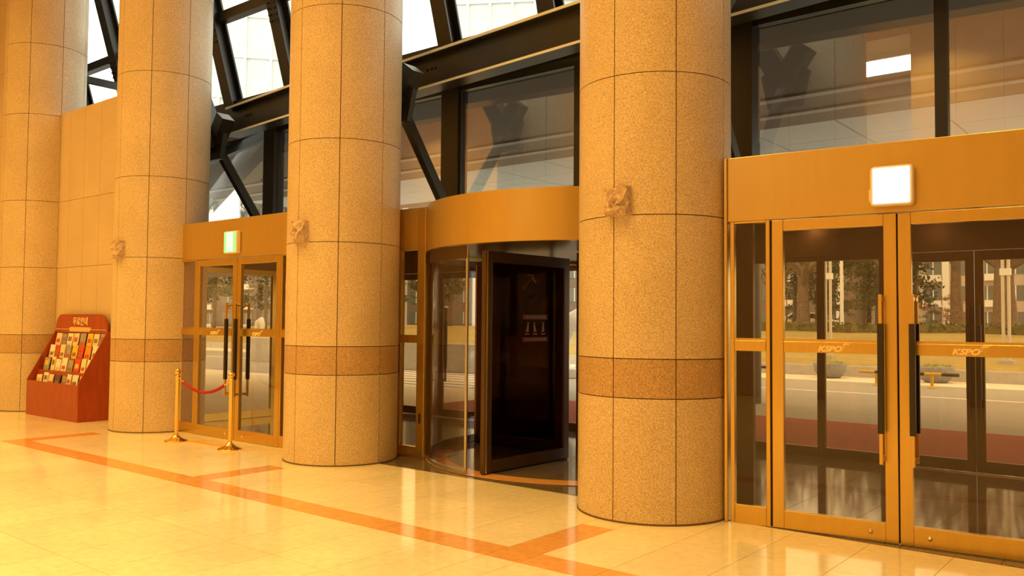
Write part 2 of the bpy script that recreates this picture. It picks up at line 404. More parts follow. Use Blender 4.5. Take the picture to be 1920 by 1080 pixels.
# downlights
k=0
dl_ring=G().lathe([(0.17,0.0),(0.17,-0.02),(0.13,-0.025),(0.13,-0.004)],20).mesh('trim_ring',white_m)
dl_lens=G().lathe([(0.001,-0.006),(0.13,-0.006)],20).mesh('lens',lamp_lit)
for ix,x in enumerate((-22.5,-18.2,-13.9,-9.6,-5.3,-1.0)):
    for iy,y in enumerate((-11.0,-7.6,-4.2)):
        d=tag(empty('downlight',(x,y,CEIL)),'recessed warm ceiling downlight in the lobby ceiling','light',group='lobby ceiling downlights')
        link('trim_ring',dl_ring,d); link('lens',dl_lens,d)
        L=bpy.data.lights.new('downlight_lamp','AREA'); L.shape='DISK'; L.size=0.30; L.energy=LAMP_W*(0.75 if x>-2 else (0.82 if x<-12 else 0.97)); L.color=WARM; L.spread=125*PI/180
        lo=bpy.data.objects.new('downlight_lamp',L); COL.objects.link(lo); lo.parent=d; lo.location=(0,0,-0.04)
for x in (-11.3,-9.3,-7.9,-4.0,-2.6,-0.9):
    for y in ((0.9,2.9) if not -9<x<-3.9 else (0.65,3.4)):
        d=tag(empty('vestibule_downlight',(x,y,2.95)),'small recessed downlight in the low vestibule ceiling','light',group='vestibule ceiling downlights')
        G().lathe([(0.075,0.0),(0.075,-0.012),(0.055,-0.012)],16).build('trim_ring',white_m,d)
        G().lathe([(0.001,-0.006),(0.056,-0.006)],16).build('lens',lamp_lit2,d)
        if y>2.5 or True:
            L=bpy.data.lights.new('vestibule_lamp','AREA'); L.shape='DISK'; L.size=0.1; L.energy=5; L.color=(1,0.62,0.28)
            lo=bpy.data.objects.new('vestibule_lamp',L); COL.objects.link(lo); lo.parent=d; lo.location=(0,0,-0.02)

# ------------------------------------------------------------------ vestibule roof, outer wall
vr=struct('ceiling_vestibule','low cream vestibule ceiling between the inner and outer doors','ceiling')
# ceiling plate left and right of the revolving drum, with a ledge on top
for (a,b,y0,y1) in ((-12.55,DC[0]-1.96,0.06,YO),(DC[0]+1.96,5.8,0.62,YO),(DC[0]-1.96,DC[0]-1.36,0.60,3.4),(DC[0]+1.36,DC[0]+1.96,0.60,3.4)):
    if b-a<1: continue
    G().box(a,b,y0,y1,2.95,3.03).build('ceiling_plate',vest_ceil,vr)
for sx in (-1,1):
    for sy,lim in ((-1,46.5),(1,88.0)):
        poly=[(DC[0]+sx*1.90*math.cos(a*PI/180),DC[1]+sy*1.90*math.sin(a*PI/180)) for a in [lim*k_/10 for k_ in range(11)]]
        if sy>0: poly+=[(DC[0],YO),(DC[0]+sx*1.97,YO)]
        else: poly+=[(DC[0]+sx*1.97,0.62)]
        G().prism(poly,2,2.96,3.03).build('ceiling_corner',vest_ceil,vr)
G().box(-12.6,5.8,YO,YO+0.5,2.75,3.03).build('outer_fascia',bronze,vr)
ow=struct('wall_outer','outer glazed vestibule wall with dark bronze frames','wall')
segs=[-12.5,-11.4,-10.34-0.97,-10.34+0.97,-8.9,DC[0]-1.9,None,DC[0]+1.9,-3.73,-2.98,-2.98+1.9,-0.3,1.2,2.7,4.2,5.7]
G().box(-12.5,DC[0]-1.3,YO-0.04,YO+0.06,2.50,2.75).build('head_rail',bronze,ow)
G().box(DC[0]+1.3,5.8,YO-0.04,YO+0.06,2.50,2.75).build('head_rail',bronze,ow)
def frame_pane(par,x0,x1,y,z0,z1,fr,gm,st=0.06,mid=None,rail=0.09,brail=0.14,dep=0.05,pane_name='pane'):
    """a framed pane in the plane y: two stiles, rails, glass"""
    G().box(x0,x0+st,y-dep/2,y+dep/2,z0,z1).build('stile',fr,par,bev=0.004)
    G().box(x1-st,x1,y-dep/2,y+dep/2,z0,z1).build('stile',fr,par,bev=0.004)
    G().box(x0+st,x1-st,y-dep/2,y+dep/2,z1-rail,z1).build('top_rail',fr,par,bev=0.004)
    G().box(x0+st,x1-st,y-dep/2,y+dep/2,z0,z0+brail).build('bottom_rail',fr,par,bev=0.004)
    if mid:
        G().box(x0+st,x1-st,y-dep/2,y+dep/2,mid[0],mid[1]).build('mid_rail',fr,par,bev=0.004)
        spans=[(z0+brail,mid[0]),(mid[1],z1-rail)]
    else: spans=[(z0+brail,z1-rail)]
    for a,b in spans:
        G().box(x0+st,x1-st,y-0.004,y+0.004,a,b).build(pane_name,gm,par)
def pull_handle(par,x,y,side,gripm=blackgrip,metal=brass,z0=0.60,z1=1.88,so=0.075):
    """D-shaped pull: bar with dark sleeve, standing off the stile towards side*y"""
    h=G(); yy=y+side*so
    h.box(x-0.013,x+0.013,yy-0.013,yy+0.013,z0,z1)
    for z in (z0+0.035,z1-0.035): h.box(x-0.012,x+0.012,min(y,yy),max(y,yy),z-0.016,z+0.016)
    ho=h.build('handle',metal,par,bev=0.003)
    G().box(x-0.021,x+0.021,yy-0.021,yy+0.021,0.83,1.66).build('grip',gripm,ho,bev=0.004)
for (a,b) in ((-12.5,-11.4),(-11.4,-10.34-0.99),(-10.34+0.99,-8.9),(-8.9,DC[0]-1.30),(DC[0]+1.30,-3.73),(-3.73,-2.98),(-1.03,-0.25),(-0.25,1.25),(1.25,2.75),(2.75,4.25),(4.25,5.75)):
    frame_pane(ow,a,b,YO,0.0,2.50,bronze,gl_door,0.05,None,0.06,0.12)
for (x0,x1,lb) in ((-2.98,-2.005,'left leaf of the dark bronze outer door beyond the right-hand brass doors'),(-2.005,-1.03,'right leaf of the dark bronze outer door beyond the right-hand brass doors'),
                   (-11.33,-10.34,'left leaf of the outer doors behind the exit-sign doors'),(-10.34,-9.35,'right leaf of the outer doors behind the exit-sign doors')):
    d=struct('door_outer',lb,'door')
    frame_pane(d,x0+0.003,x1-0.003,YO,0.012,2.495,bronze,gl_door,0.09,None,0.11,0.13)
    hx=(x1-0.055) if abs(x1+2.005)<0.02 or abs(x1+10.34)<0.02 else (x0+0.055)
    pull_handle(d,hx,YO-0.025,-1,blackgrip,bronze); pull_handle(d,hx,YO+0.025,1,blackgrip,bronze)
th=G().box(-3.0,-1.0,YO-0.09,YO-0.05,-0.004,0.008).build('trim_1',alu); tag(th,'thin aluminium threshold strip at the right outer doors','threshold',kind='structure')
th=G().box(-11.35,-9.3,YO-0.09,YO-0.05,-0.004,0.008).build('trim_2',alu); tag(th,'thin aluminium threshold strip at the outer doors on the left','threshold',kind='structure')
# left end wall of the vestibule, running away from the column
el=struct('wall_vestibule_end','brass framed glass end wall of the vestibule on the left','wall',(XC[2]-0.1,0.66,0),PI/2)
frame_pane(el,0.0,1.52,0,0,2.50,brass,gl_door,0.10,None,0.09,0.13,0.06)
frame_pane(el,1.52,3.34,0,0,2.50,brass,gl_door,0.05,None,0.09,0.13,0.06)
G().box(0,3.34,-0.05,0.05,2.50,3.03).build('head_panel',bronze,el)

# ------------------------------------------------------------------ inner swing doors
def logo(par,x,y,z,h):
    """KSPO lettering with a small winged mark, standing just proud of the rail"""
    lg=link('logo',text_mesh('KSPO',h,letter,0.0012,0.28,0.0022,1.22),par,(x,y,z)); lg.rotation_euler=(PI/2,0,0)
    g=G(); s=h
    ox=x+1.83*s; oz=z+0.62*s
    for poly in ([(0,0.28),(0.62,0.62),(1.05,0.62),(0.40,0.30)],[(0.52,0.22),(0.98,0.50),(1.55,0.64),(1.15,0.36)],[(0.12,-0.02),(0.42,0.20),(0.66,0.20),(0.30,-0.02)],[(0.12,-0.28),(0.30,-0.10),(0.46,-0.10),(0.26,-0.28)]):
        g.prism([(ox+p[0]*s*0.72-0.30*s,oz+p[1]*s*0.8) for p in poly],1,y-0.0012,y+0.0012)
    g.build('logo_mark',letter,par)
def swing_door(bay,name,label,u0,u1,hinge_left):
    d=struct(name,label,'door',bay['loc'],bay['rz'])
    st=0.092
    frame_pane(d,u0,u1,0.0,0.004,H0-0.008,brass,gl_door,st,(1.424,1.512),0.09,0.145,0.055)
    G().box(u0+st,u1-st,-0.020,0.020,1.514,1.530).build('bead',brass,d)
    for a,b in ((u0-0.016,u0+0.001),(u1-0.001,u1+0.016)): G().box(a,b,0.002,0.022,0.004,H0-0.008).build('gap_blocker',comb_m,d)  # black strips added to keep sky light from showing through the leaf gaps
    hx=(u1-0.105) if hinge_left else (u0+0.105)
    pull_handle(d,hx,-0.028,-1); pull_handle(d,hx,0.028,1)
    lx=(u1-0.20) if hinge_left else (u0+0.20)
    k=G(); k.lathe([(0.0005,0.016),(0.012,0.016),(0.016,0.006),(0.018,0.0)],14)
    ko=k.build('lock',chrome,d); ko.rotation_euler=(PI/2,0,0); ko.location=(lx,-0.0275,0.075)
    logo(d,(u0+u1)/2-0.02,-0.0290,1.438,0.060)
    return d
def brass_bay(bay,n,uS0,uD0,uM,uD1,uS1,u_l,u_r,labels):
    """sidelights, two leaves and header panel of one entrance bay"""
    dep=0.055
    for (a,b,lb,nm) in ((uS0,uD0,labels[0],'window_%d'%n),(uD1,uS1,labels[1],'window_%d'%(n+1))):
        w_=struct(nm,lb,'sidelight',bay['loc'],bay['rz'])
        frame_pane(w_,a,b-0.0,0.0,0.0,H0,brass,gl_door,0.035,(1.424,1.512),0.02,0.155,dep)
        G().box(a+0.035,b-0.035,-0.02,0.02,1.514,1.530).build('bead',brass,w_)
    hd=struct('trim_%d'%(n+2),labels[2],'header panel',bay['loc'],bay['rz'])
    G().box(u_l,u_r,-0.035,0.12,H0,H1).build('header_panel',brassp,hd,bev=0.004)
    G().box(u_l-0.03,u_l,-0.05,0.10,0,H1).build('jamb',brass,hd,bev=0.006)
    G().box(u_r,u_r+0.03,-0.05,0.10,0,H1).build('jamb',brass,hd,bev=0.006)
    G().box(u_l,u_r,0.12,YG+0.02,2.96,H1-0.02).build('ledge',ledge_m,hd)
bayR=dict(loc=(-3.12,0.0,0),rz=math.atan2(0.20,2.05))
brass_bay(bayR,1,0.018,0.352,1.318,2.27,2.62,0.0,2.86,
  ('narrow brass framed sidelight beside the nearest wide column','narrow brass framed sidelight at the right photo edge','brass header panel above the right-hand double doors'))
swing_door(bayR,'door_1','left leaf of the right-hand brass double doors, under the lit white sign',0.368,1.314,True)
swing_door(bayR,'door_2','rightmost brass glass door leaf, cut by the photo edge',1.324,2.262,False)
bayL=dict(loc=(0,0.0,0),rz=0.0)
brass_bay(bayL,4,-11.78,-11.37,-10.345,-9.345,-8.95,-11.82,-8.80,
  ('narrow brass framed sidelight behind the left rope stanchion','narrow sidelight behind the column left of the revolving door','brass header panel carrying the green exit sign'))
swing_door(bayL,'door_3','left leaf of the brass double doors behind the rope barrier',-11.365,-10.350,True)
swing_door(bayL,'door_4','right leaf of the brass double doors behind the rope barrier',-10.340,-9.350,False)

# ------------------------------------------------------------------ revolving door and its side panels
rv=tag(empty('revolving_door',(DC[0],DC[1],0)),'large revolving door with curved brass canopy and dark glass wings','revolving door')
def arc(g,r0_,r1_,a0,a1,z0,z1,n=24):
    g.lathe([(r1_,z0),(r1_,z1)],n,a0=a0,a1=a1); g.lathe([(r0_,z0),(r0_,z1)],n,a0=a0,a1=a1)
    g.lathe([(r0_,z1),(r1_,z1)],n,a0=a0,a1=a1,sm=False); g.lathe([(r0_,z0),(r1_,z0)],n,a0=a0,a1=a1,sm=False)
    for a in (a0,a1):
        if abs(a1-a0)<2*PI-0.01:
            g.add([(r0_*math.cos(a),r0_*math.sin(a),z0),(r1_*math.cos(a),r1_*math.sin(a),z0),(r1_*math.cos(a),r1_*math.sin(a),z1),(r0_*math.cos(a),r0_*math.sin(a),z1)],[(0,1,2,3)])
    return g
arc(G(),DR-0.10,DR,0,2*PI,H0-0.02,H1-0.01,96).build('canopy',brassp,rv)
G().lathe([(0.001,H1-0.05),(DR-0.05,H1-0.05)],64).build('canopy_top',ledge_m,rv)
G().lathe([(0.001,H0+0.02),(DR-0.09,H0+0.02)],64).build('soffit',bronze,rv)
D2R=PI/180
# fixed curved screens left and right, frames at their ends (angles from +x)
for nm,a0,a1 in (('left',138,222),('right',-42,42)):
    arc(G(),DR-0.07,DR-0.055,a0*D2R,a1*D2R,0.10,H0-0.02,28).build('curved_glass',gl_curve,rv)
    arc(G(),DR-0.08,DR-0.045,a0*D2R,a1*D2R,0.0,0.10,28).build('curved_base',bronze,rv)
    for a in (a0,a1):
        g=G(); ca,sa=math.cos(a*D2R),math.sin(a*D2R); r_=DR-0.062
        g.beam((r_*ca,r_*sa,0),(r_*ca,r_*sa,H0-0.02),0.05,0.06,(ca,sa,0)); g.build('screen_post',bronze,rv)
# curved glass segment carried in front of the left half of the opening
arc(G(),DR-0.050,DR-0.040,226*D2R,263*D2R,0.06,H0-0.16,20).build('curved_panel',gl_curve,rv)
arc(G(),DR-0.06,DR-0.03,226*D2R,263*D2R,H0-0.17,H0-0.03,20).build('curved_rail',bronze,rv)
arc(G(),DR-0.06,DR-0.03,226*D2R,263*D2R,0.010,0.045,20).build('curved_rail',alu,rv)
ca,sa=math.cos(263*D2R),math.sin(263*D2R)
G().beam((1.885*ca,1.885*sa,0.01),(1.885*ca,1.885*sa,H0-0.03),0.03,0.02,(ca,sa,0)).build('edge_strip',alu,rv)
arc(G(),0.0001,DR-0.11,0,2*PI,0.0,0.004,64).build('floor_disc',darktile,rv)
arc(G(),DR-0.28,DR-0.02,205*D2R,335*D2R,0.004,0.006,40).build('floor_ring',band_m,rv)
G().cyl((0,0,0.004),(0,0,H0),0.07,20).build('shaft',bronze,rv)
wing_defs=((268,'wing'),(178,'wing'),(88,'wing'),(358,'wing'))
for ang,nm in wing_defs:
    e=empty('wing',(0,0,0),ang*D2R); e.parent=rv
    L0,L1=0.30,DR-0.135
    G().box(L0,L0+0.10,-0.03,0.03,0.02,2.42).build('inner_stile',bronze,e)
    G().box(L1-0.115,L1,-0.03,0.03,0.02,2.42).build('outer_stile',bronze,e,bev=0.004)
    G().box(L1-0.035,L1-0.015,-0.036,0.036,0.02,2.42).build('edge_strip',brass,e)
    G().box(L0+0.10,L1-0.115,-0.03,0.03,0.03,0.15).build('bottom_rail',bronze,e)
    G().box(L0+0.10,L1-0.115,-0.03,0.03,2.30,2.42).build('top_rail',bronze,e)
    G().box(L0+0.10,L1-0.115,-0.006,0.006,0.15,2.30).build('pane',gl_dark,e)
    G().box(L0,L1,-0.012,0.012,0.006,0.03).build('brush',comb_m,e)
    if ang==268:
        # safety sticker: two red strips with marks, three small figures between
        g=G()
        for z0,z1 in ((1.68,1.735),(1.425,1.475)):
            g.box(0.70,1.14,0.0065,0.0085,z0,z1)
        so=g.build('sticker',sign_red,e); g=G()
        for k_ in range(7): g.box(0.745+0.052*k_,0.780+0.052*k_,0.0088,0.0100,1.690,1.725)
        for k_ in range(9): g.box(0.745+0.041*k_,0.772+0.041*k_,0.0088,0.0100,1.440,1.460)
        g.build('sticker_mark',sign_pale,e); g=G()
        for k_,lean in ((0,0.0),(1,0.02),(2,-0.015)):
            cx_=0.775+0.145*k_
            g.prism([(cx_-0.020,1.535),(cx_+0.028,1.535),(cx_+0.016+lean,1.615),(cx_-0.012+lean,1.615)],1,0.0085,0.0100)
            g.prism([(cx_-0.010+lean,1.620),(cx_+0.012+lean,1.620),(cx_+0.012+lean,1.645),(cx_-0.010+lean,1.645)],1,0.0085,0.0100)
            g.box(cx_-0.035,cx_+0.04,0.0085,0.0100,1.505,1.518)
        g.build('pictogram',sign_pale,e)
        # small arrow decal higher up
        g=G(); g.beam((1.15,0.008,2.02),(0.98,0.008,2.16),0.002,0.012,(0,1,0)); g.beam((1.07,0.008,2.19),(0.95,0.008,2.19),0.002,0.012,(0,1,0)); g.beam((0.98,0.008,2.18),(0.92,0.008,2.10),0.002,0.012,(0,1,0))
        g.build('arrow_decal',sign_pale,e)
# flat brass side panels between columns and drum
def side_panel(name,label,x0,x1,n):
    d=struct(name,label,'panel')
    y=0.585
    G().box(x0,x0+0.10,y-0.03,y+0.03,0,3.03).build('stile',brass,d,bev=0.005)
    G().box(x1-0.13,x1,y-0.03,y+0.03,0,3.03).build('stile',brass,d,bev=0.005)
    a,b=x0+0.10,x1-0.13
    G().box(a,b,y-0.03,y+0.03,2.515,3.03).build('head_panel',brassp,d)
    G().box(a,b,y-0.03,y+0.03,0,0.135).build('bottom_rail',brass,d)
    G().box(a,b,y-0.03,y+0.03,1.385,1.48).build('mid_rail',brass,d)
    G().box(a,b,y-0.004,y+0.004,0.135,1.385).build('pane',gl_door,d); G().box(a,b,y-0.004,y+0.004,1.48,2.515).build('pane',gl_door,d)
    G().box(x1-0.075,x1-0.055,y-0.04,y-0.028,0.42,0.54).build('switch',blackgrip,d)
    G().box(x1-0.03,x1+0.03,y+0.03,y+0.09,0,H0).build('post',bronze,d)
side_panel('window_7','narrow brass and glass panel between column and revolving door',-7.80,-7.285,0)
side_panel('window_8','narrow brass and glass panel hidden behind the nearest wide column',DC[0]*2+7.285,DC[0]*2+7.80,1)
for n_,(xa,xb,lb) in enumerate(((-8.80,-7.80,'dark infill panel behind the column left of the revolving door'),(DC[0]*2+7.80,-3.15,'dark infill panel behind the nearest wide column'))):
    t=G().box(xa,xb,0.56,0.61,0,3.03).build('trim_%d'%(7+n_),bronze); tag(t,lb,'panel',kind='structure')

# ------------------------------------------------------------------ upper glazing
def upper_window(name,label,p0,p1,z0,z1,fr0=0.05,fr1=0.05,top=0.16):
    p0,p1=Vector(p0),Vector(p1); d=p1-p0; L=d.length
    w_=struct(name,label,'window',(p0.x,p0.y,0),math.atan2(d.y,d.x))
    G().box(0,L,-0.05,0.05,z1,z1+top).build('head_frame',steel,w_)
    G().box(0,L,-0.05,0.05,z0,z0+0.06).build('sill_frame',steel,w_)
    if fr0: G().box(0,fr0,-0.05,0.05,z0,z1).build('jamb',steel,w_)
    if fr1: G().box(L-fr1,L,-0.05,0.05,z0,z1).build('jamb',steel,w_)
    G().box(fr0,L-fr1,-0.006,0.006,z0+0.06,z1).build('pane',gl_up,w_)
ZU0,ZU1=3.03,4.86
xs=[XC[2]+0.10,XC[3]-0.16,XC[3]+0.12,-6.02,XC[4]-0.16,XC[4]+0.06,-1.88,XC[5]-0.1,2.6,5.8]
upper_window('window_11','tall upper window glazed between the columns above the exit-sign doors',(XC[2]+0.12,YG),(XC[3]-0.18,YG),ZU0,ZU1)
upper_window('window_12','upper window reflecting a column, directly above the revolving door',(XC[3]+0.12,YG),(-6.02,YG),ZU0,ZU1,0.03,0.05)
upper_window('window_13','upper window above the right half of the revolving door, behind the nearest column',(-6.02,YG),(XC[4]-0.12,YG),ZU0,ZU1)
upper_window('window_14','upper window with reflections above the lit white sign',(XC[4]+0.05,YG),(-1.88,YG),ZU0,ZU1,0.03,0.055)
upper_window('window_15','upper window at the right photo edge above the brass header',(-1.88,YG),(XC[5],YG),ZU0,ZU1,0.055,0.05)
upper_window('window_16','upper window beyond the right photo edge',(XC[5],YG),(5.8,YG),ZU0,ZU1)
upper_window('window_17','upper window turned outwards beside the column above the rope barrier',(-16.4,3.02),(XC[2]-0.10,2.12),ZU0-0.3,ZU1,0.08,0.03)
for x,lb in ((XC[2]+0.02,'black steel post in the upper glazing above the exit-sign doors'),(XC[3]-0.03,'black steel post in the upper glazing left of the revolving door'),(XC[4]-0.03,'black steel post in the upper glazing behind the nearest column'),(XC[5],'black steel post in the upper glazing beyond the right photo edge')):
    t=G().box(x-0.15,x+0.15,YG-0.09,YG+0.12,ZU0-0.02,5.01).build('steel_post',steel); tag(t,lb,'post','upper glazing posts')
# ledge behind the low wall and eave beam
t=G().box(-26,5.8,YG-0.12,YG+0.14,5.02,5.56).build('eave_beam',steel); tag(t,'long black steel eave beam under the sloping skylight','beam')
t=G().box(-26,XC[2]-0.3,0.35,3.4,2.55,2.72).build('trim_9',steel); tag(t,'dark ledge behind the low stone wall','ledge',kind='structure')
t=G().box(-26,-16.4,2.9,3.1,2.7,5.56).build('trim_10',steel); tag(t,'dark infill wall behind the low stone wall','wall',kind='structure')
# sloping skylight
SL=3.45
def sk(z): return YG-(z-5.56)/SL
ZS1=CEIL+0.15
sky=struct('skylight','steep glass skylight leaning in over the lobby','skylight')
rx=[-8.17+1.775*k for k in range(-10,9)]
for i in range(len(rx)-1):
    for (za,zb) in ((5.56,6.98),(6.98,8.4),(8.4,ZS1)):
        a,b=rx[i]+0.02,rx[i+1]-0.02
        G().add([(a,sk(za)+0.10,za+0.03),(b,sk(za)+0.10,za+0.03),(b,sk(zb)+0.10,zb-0.03),(a,sk(zb)+0.10,zb-0.03)],[(0,1,2,3)]).build('pane',gl_sky,sky,recalc=False)
for z in (6.98,8.4):
    G().beam((-26,sk(z)+0.02,z),(5.8,sk(z)+0.02,z),0.16,0.17).build('purlin',steel,sky)
rg=G()      # rolled I section rafter
p0=Vector((0,sk(5.50)-0.08,5.50)); p1=Vector((0,sk(ZS1)-0.08,ZS1)); nrm=Vector((0,SL,1)).normalized()
rg.beam(p0,p1,0.05,0.22,nrm); rg.beam(p0+nrm*0.11,p1+nrm*0.11,0.26,0.03,nrm); rg.beam(p0-nrm*0.11,p1-nrm*0.11,0.26,0.03,nrm)
rmesh=rg.mesh('rafter',steel)
bolt=G()
for i in range(4):
    for sx in (-0.09,-0.05,0.05,0.09):
        p=p0+(p1-p0)*(0.26+0.022*i)-nrm*0.135
        bolt.cyl((sx,p.y,p.z),(sx,p.y-0.02,p.z-0.006),0.015,6)
bmesh_=bolt.mesh('bolts',steel)
pos_words=['far left','left']
vis_r={-5:'left one of the two seen',-2:'x'}
for i,x in enumerate(rx):
    if x<-25.9 or x>5.8: continue
    kk=i-10
    lb={-3:'black I-beam rafter with bolts, beside the column at the brochure rack',-2:'black I-beam rafter touching the column left of the revolving door, seen above the exit sign',0:'left of the two black rafters above the revolving door',1:'right of the two black rafters above the revolving door'}.get(kk,'black steel skylight rafter hidden behind columns or outside the photo')
    t=tag(empty('rafter',(x,0,0)),lb,'beam','skylight rafters')
    link('i_section',rmesh,t); link('bolts',bmesh_,t)['kind']='stuff'
t=G().beam((XC[1],-0.2,6.26),(XC[1],YG-0.2,6.26),0.10,0.13).build('tie_beam',steel); tag(t,'thin dark tie beam seen against the sky at the far left','beam')
# heavy I-beams at the foot of the skylight, one per bay, slightly skewed
BA=-6.0*D2R
ib=G(); Lb=3.95
ib.box(-0.25,Lb,-0.02,0.02,-0.19,0.21)
ib.box(-0.25,Lb,-0.13,0.13,-0.235,-0.19)
ib.box(-0.25,Lb,-0.13,0.13,0.21,0.255)
ibm=ib.mesh('i_section',steel)
ie=G(); ie.box(-0.25,Lb,-0.136,-0.13,-0.235,-0.205); ie.box(-0.25,Lb,-0.136,-0.13,0.22,0.255)  # thin pale slips that stand in for daylight along the flanges
iem=ie.mesh('flange_daylight',edge_daylight)
ibb=G()
for i in range(6): ibb.cyl((0.10+0.09*i,-0.09,0.255),(0.10+0.09*i,-0.09,0.285),0.018,6)
for i in range(3): ibb.cyl((0.25+0.09*i,-0.020,0.05),(0.25+0.09*i,-0.045,0.05),0.018,6)
ibbm=ibb.mesh('bolts',steel)
for c,lb in ((2,'skewed black I-beam with daylight painted on its edges above the exit-sign doors'),(3,'skewed black I-beam with daylight painted on its edges above the revolving door'),(4,'skewed black I-beam at the top edge of the photo, right of the nearest column'),(1,'skewed black I-beam above the low stone wall')):
    t=tag(empty('girder',(XC[c]-0.32,1.52,5.03),BA),lb,'beam','skylight girders')
    link('i_section',ibm,t); link('flange_daylight',iem,t); link('bolts',ibbm,t)['kind']='stuff'
# branching brackets behind the columns with a strut down to the glazing
for c,lb in ((2,'black steel strut slanting down in front of the glazing above the exit-sign doors'),(3,'black steel strut slanting down to the glazing left of the revolving door'),(4,'forked black steel bracket behind the nearest column, mirrored in the upper glass'),(5,'forked black steel bracket beyond the right photo edge')):
    t=tag(empty('steel_bracket',(XC[c]+0.02,0,0)),lb,'bracket','forked steel brackets')
    N_=Vector((0,0.86,4.50))
    G().beam(N_,(0,1.80,3.17),0.10,0.13,(0,1,1)).build('strut',steel,t)
    G().beam((-0.10,0.88,4.40),(0.26,0.88,4.90),0.22,0.22,(0,1,0)).build('arm',steel,t)
    G().beam((0.08,0.88,4.40),(-0.50,0.88,5.34),0.24,0.22,(0,1,0)).build('arm',steel,t)
    G().prism([(-0.20,4.22),(0.20,4.22),(0.30,4.62),(0.0,4.80),(-0.28,4.62)],1,0.82,0.90).build('gusset',steel,t)
    G().box(-0.10,0.10,0.677,0.86,4.40,4.62).build('bearing',steel,t)

# ------------------------------------------------------------------ signs
ex=tag(empty('exit_sign',(-10.40,-0.035,2.715)),'green lit exit sign box on the brass header left of the revolving door','sign')
G().box(-0.155,0.155,-0.075,0,-0.155,0.155).build('sign_box',cream_pl,ex,bev=0.02)
G().box(-0.138,0.138,-0.079,-0.070,-0.140,0.140).build('sign_face',green_lit,ex)
g=G(); g.box(-0.075,0.075,-0.082,-0.079,-0.125,0.132); g.build('door_mark',pale_lit,ex)
g=G(); yy0,yy1=-0.084,-0.082
g.prism([(-0.012+0.016*math.cos(a*PI/5),0.085+0.018*math.sin(a*PI/5)) for a in range(10)],1,yy0,yy1)
g.prism([(-0.030,0.062),(0.004,0.062),(0.014,-0.005),(-0.016,-0.012)],1,yy0,yy1)
g.prism([(-0.016,-0.010),(0.002,-0.008),(-0.022,-0.055),(-0.050,-0.090),(-0.062,-0.080),(-0.038,-0.048)],1,yy0,yy1)
g.prism([(0.0,-0.008),(0.014,-0.004),(0.040,-0.045),(0.034,-0.095),(0.020,-0.095),(0.024,-0.050)],1,yy0,yy1)
g.prism([(-0.028,0.060),(-0.058,0.030),(-0.055,0.0),(-0.045,0.002),(-0.047,0.026),(-0.022,0.048)],1,yy0,yy1)
g.prism([(0.002,0.060),(0.035,0.030),(0.060,0.040),(0.060,0.030),(0.033,0.018),(0.004,0.044)],1,yy0,yy1)
g.build('running_figure',mat('sign_mid_green',(0.4,0.8,0.5),0.4,emit=(0.42,0.85,0.52),es=0.95),ex)
u=Vector((math.cos(bayR['rz']),math.sin(bayR['rz']),0))
p=Vector(bayR['loc'])+u*1.30
ws=tag(empty('lit_sign_box',(p.x,p.y-0.035,2.705),bayR['rz']),'overexposed white lit sign box on the brass header above the right-hand doors','sign')
G().box(-0.155,0.155,-0.085,0,-0.155,0.155).build('sign_box',cream_pl,ws,bev=0.03)
G().box(-0.128,0.128,-0.089,-0.080,-0.132,0.132).build('sign_face',white_lit,ws)
G().box(-0.165,-0.155,-0.05,-0.02,-0.11,-0.02).build('switch',cream_pl,ws)

# ------------------------------------------------------------------ rope barrier
def stanchion(x,y,label):
    t=tag(empty('rope_stanchion',(x,y,0)),label,'stanchion','rope stanchions')
    G().lathe([(0.001,0.0),(0.155,0.0),(0.155,0.012),(0.145,0.020),(0.10,0.034),(0.055,0.062),(0.034,0.095),(0.030,0.105)],32).build('base',goldpol,t)
    G().lathe([(0.026,0.09),(0.026,0.86),(0.034,0.865),(0.034,0.885),(0.024,0.892),(0.022,0.905)],20).build('pole',goldpol,t)
    g=G(); g.sphere((0,0,0.942),0.044,20); g.build('finial',goldpol,t)
    ring=G(); ring.tube([(0.034*math.cos(a*PI/8)+0.055,0,0.875+0.022*math.sin(a*PI/8)) for a in range(17)],0.005,6) if False else ring.box(-0.045,0.045,-0.012,0.012,0.868,0.882)
    ring.build('ring',goldpol,t)
A=(-10.81,-0.60); B_=(-9.63,-0.54)
stanchion(*A,'left gold rope stanchion, nearer the granite column'); stanchion(*B_,'right gold rope stanchion in front of the door handles')
rp=tag(empty('velvet_rope',((A[0]+B_[0])/2,(A[1]+B_[1])/2,0.0)),'red velvet rope hanging between the two gold stanchions','rope')
pts=[]
n=20
for i in range(n+1):
    t_=i/n; x=A[0]+0.045+(B_[0]-A[0]-0.09)*t_; y=A[1]+(B_[1]-A[1])*t_
    z=0.862-0.17*(1-(2*t_-1)**2)
    pts.append((x-rp.location.x,y-rp.location.y,z))
G().tube(pts[2:-2],0.020,10).build('rope',redrope,rp)
G().tube(pts[:3],0.010,8).build('hook',goldpol,rp); G().tube(pts[-3:],0.010,8).build('hook',goldpol,rp)
t=G().box(-10.72,-9.66,-0.50,-0.34,0.0,0.0015).build('floor_strip',strip_y); tag(t,'yellow marking strip on the floor between the two stanchions','floor marking')

